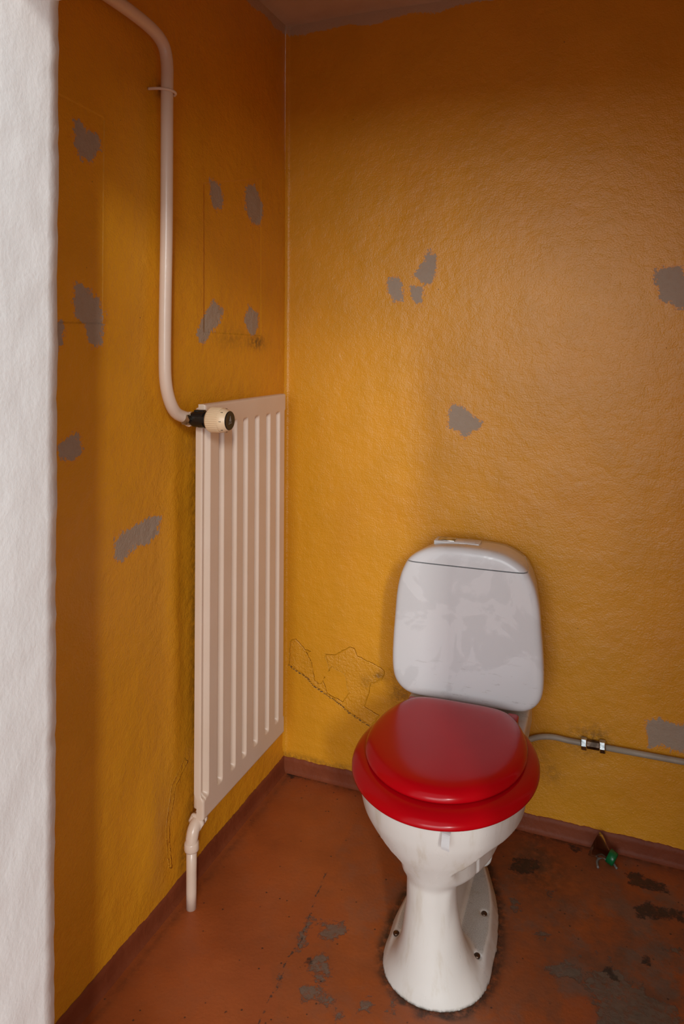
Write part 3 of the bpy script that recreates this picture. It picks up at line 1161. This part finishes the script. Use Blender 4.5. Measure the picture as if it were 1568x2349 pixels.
# ------------------------------------------------------------------ heating pipe from above
PX = .034
pp = lambda u, v: tuple(on(u, v, 0, PX))
hp = thing('heating_pipe', 'cream painted heating pipe running down the left wall to the radiator valve', 'pipe')
pz = [pp(383, 130), pp(381, 860)]
ytop, ybot = pz[0][1], pz[1][1]
top_z = pz[0][2]
raw = [pp(230, -22), pp(262, 0), pp(300, 27), pp(335, 55), pp(360, 80), pp(376, 108), pp(383, 150), pp(383, 220)]
raw += [(PX, pp(382, 500)[1], pp(382, 500)[2]), pp(379, 700), pp(378, 830), pp(381, 885), pp(391, 925), pp(405, 948), (.040, *pp(422, 958)[1:]), (.045, *on(438, 961, 0, .045)[1:])]
d0 = Vector(raw[0]) - Vector(raw[1])
far = Vector(raw[0]) + d0 * ((JY1 - .01 - raw[0][1]) / d0.y)
path = [far] + smooth_path(raw, 8)
bm = bmesh.new()
tube(bm, path, .0143, 28)
hpo = obj('pipe', bm, M_PIPE, hp)
end = raw[-1]
bm = bmesh.new()
e = Vector(end)
lathe(bm, [(-.014, .0155), (-.012, .0172), (-.006, .0178), (0, .0176), (.003, .0160), (.004, .013)], e, (0.05, 1, 0), 20)
for v in bm.verts:
    v.co += Vector([random.uniform(-.0008, .0008) for _ in range(3)])
obj('thread_end', bm, M_PIPE, hp, angle=30)
bm = bmesh.new()
vend = Vector((.047, VY - .025, VZ))
e2_ = e + Vector((0, .004, 0))
tube(bm, [e2_, e2_.lerp(vend, .5), vend], .0105, 20)
rpart('valve_tail', bm, M_NICKEL)
# wall clip: a round-iron hook bent round the pipe
cz = on(375, 207, 0, PX)
cc = Vector((PX, pp(383, 207)[1], cz[2]))
bm = bmesh.new()
hook = [(-.004, -.026, .006), (.012, -.022, .004), (.024, -.012, .002), (.0190 + .001, -.001, .000)]
hook = [(-.034, -.024, .004), (-.015, -.023, .003), (.000, -.0185, .002), (.0125, -.0125, .0005), (.0185, 0, -.001), (.0165, .010, -.0025), (.008, .017, -.004)]
tube(bm, smooth_path([cc + Vector(h) for h in hook], 6), .0034, 12)
obj('wall_hook', bm, M_PIPE, hp)

# ------------------------------------------------------------------ return pipe at the floor
fx, fy = .047, -.600
rp = thing('return_pipe', 'short cream painted pipe and elbow from the radiator foot into the floor', 'pipe')
bm = bmesh.new()
zt = .165
tube(bm, [(fx, fy, 0), (fx, fy, .04), (fx, fy, .09), (fx, fy, zt - .01)], .0125, 24)
obj('pipe', bm, M_PIPE, rp)
bm = bmesh.new()
el = [(fx, fy, zt - .022), (fx, fy, zt - .012), (fx, fy, zt - .004), (fx, fy + .002, zt + .006), (fx, fy + .007, zt + .018), (fx, fy + .016, zt + .027), (fx, fy + .028, zt + .031)]
tube(bm, smooth_path(el, 5), .0150, 24)
lathe(bm, [(0, .013), (.002, .0165), (.006, .0178), (.020, .0175), (.024, .0155)], (fx, fy, zt - .027), (0, 0, 1), 24)
for v in bm.verts:
    v.co += Vector([random.uniform(-.0004, .0004) for _ in range(3)])
obj('elbow', bm, M_PIPE, rp)
bm = bmesh.new()
lathe(bm, [(0, .014), (0, .0215), (.011, .0215), (.0115, .0165), (.016, .0165), (.0162, .0195), (.030, .0195), (.031, .013)], (fx, fy + .016, zt + .031), (0, 1, 0), 6)
for v in bm.verts:
    v.co += Vector([random.uniform(-.0008, .0008) for _ in range(3)])
bmesh.ops.bevel(bm, geom=bm.edges[:], offset=.0015, segments=2, affect='EDGES')
obj('union_nut', bm, M_PIPE, rp)

# ------------------------------------------------------------------ water pipe on the back wall
wp = thing('water_pipe', 'thin grey water pipe on the back wall to the right of the toilet', 'pipe')
wy = -.016
wpt = lambda u, v, y=wy: tuple(on(u, v, 1, y))
path = smooth_path([wpt(1165, 1728, -.05), wpt(1195, 1705, -.03), wpt(1218, 1695), wpt(1242, 1690), wpt(1270, 1691), wpt(1300, 1698), wpt(1325, 1703), wpt(1336, 1705)], 6)
bm = bmesh.new()
tube(bm, path, .0075, 18)
obj('pipe', bm, M_SUPPLY, wp)
a, b = Vector(wpt(1384, 1714)), Vector(wpt(1568, 1748))
bm = bmesh.new()
tube(bm, [a, a.lerp(b, .5), b, a + (b - a) * 2.2], .0077, 18)
obj('pipe', bm, M_SUPPLY, wp)
c0_, c1_ = Vector(wpt(1331, 1704, -.019)), Vector(wpt(1389, 1714, -.019))
L = (c1_ - c0_).length
ax = (c1_ - c0_)
bm = bmesh.new()
lathe(bm, [(L * .18, .0115), (L * .82, .0115)], c0_, ax, 6)
cp = obj('coupling', bm, M_DARKMET, wp, smooth=False)
for t0 in (0, L * .73):
    bm = bmesh.new()
    lathe(bm, [(t0, .010), (t0 + .001, .0150), (t0 + .003, .0165), (t0 + L * .27 - .003, .0165), (t0 + L * .27 - .001, .0150), (t0 + L * .27, .010)], c0_, ax, 6)
    obj('nut', bm, M_CHROME, cp, smooth=False)

# ------------------------------------------------------------------ cut-off bottle top with green cap and a bit of string
mouth = Vector(on(1351, 1935, 1, -.030))
capc = Vector(on(1397, 1962, 1, -.045))
bt = thing('bottle_top', 'clear plastic bottle top with a green screw cap lying against the skirting', 'bottle')
axv = Vector((.93, -.30, 0)).normalized()
base = Vector((capc.x - .038, -.047, .0))
R = .033
bm = bmesh.new()
prof = [(0, R), (.008, R * .93), (.018, R * .78), (.028, .018), (.036, .0125), (.046, .0118)]
seg = 36
rings = []
tilt = Vector((axv.x, axv.y, -.36)).normalized()
o0 = Vector((base.x, base.y, R * .97))
e1 = tilt.cross(Vector((0, 0, 1))).normalized()
e2 = tilt.cross(e1)
for t, r in prof:
    rings.append([bm.verts.new(o0 + tilt * t + (e1 * math.cos(2 * PI * k / seg) + e2 * math.sin(2 * PI * k / seg)) * r) for k in range(seg)])
for A, B in zip(rings, rings[1:]):
    for k in range(seg):
        bm.faces.new((A[k], A[(k + 1) % seg], B[(k + 1) % seg], B[k]))
bmesh.ops.solidify(bm, geom=bm.faces[:], thickness=.0006)
obj('neck', bm, M_CLEAR, bt)
bm = bmesh.new()
lathe(bm, [(.040, .0165), (.0405, .0180), (.056, .0178), (.0595, .0160), (.060, .012)], o0, tilt, 60, 30, .0006, (1, 2))
zmin = min(v.co.z for v in bm.verts)
obj('cap', bm, M_GREEN, bt)
for ch in bt.children:
    ch.location.z = -zmin + .0005
bm = bmesh.new()
s0 = [on(u, v, 2, .003) for u, v in ((1371, 1990), (1369, 1977), (1373, 1969), (1383, 1966), (1393, 1975), (1405, 1976), (1409, 1984), (1414, 1992))]
rr = [.0026 if i % 2 else .0022 for i in range(43)]
tube(bm, smooth_path([tuple(p) for p in s0], 6), .0031, 8)
tag(obj('string', bm, M_STRING), 'short curl of grey string on the floor beside the green cap', 'string')
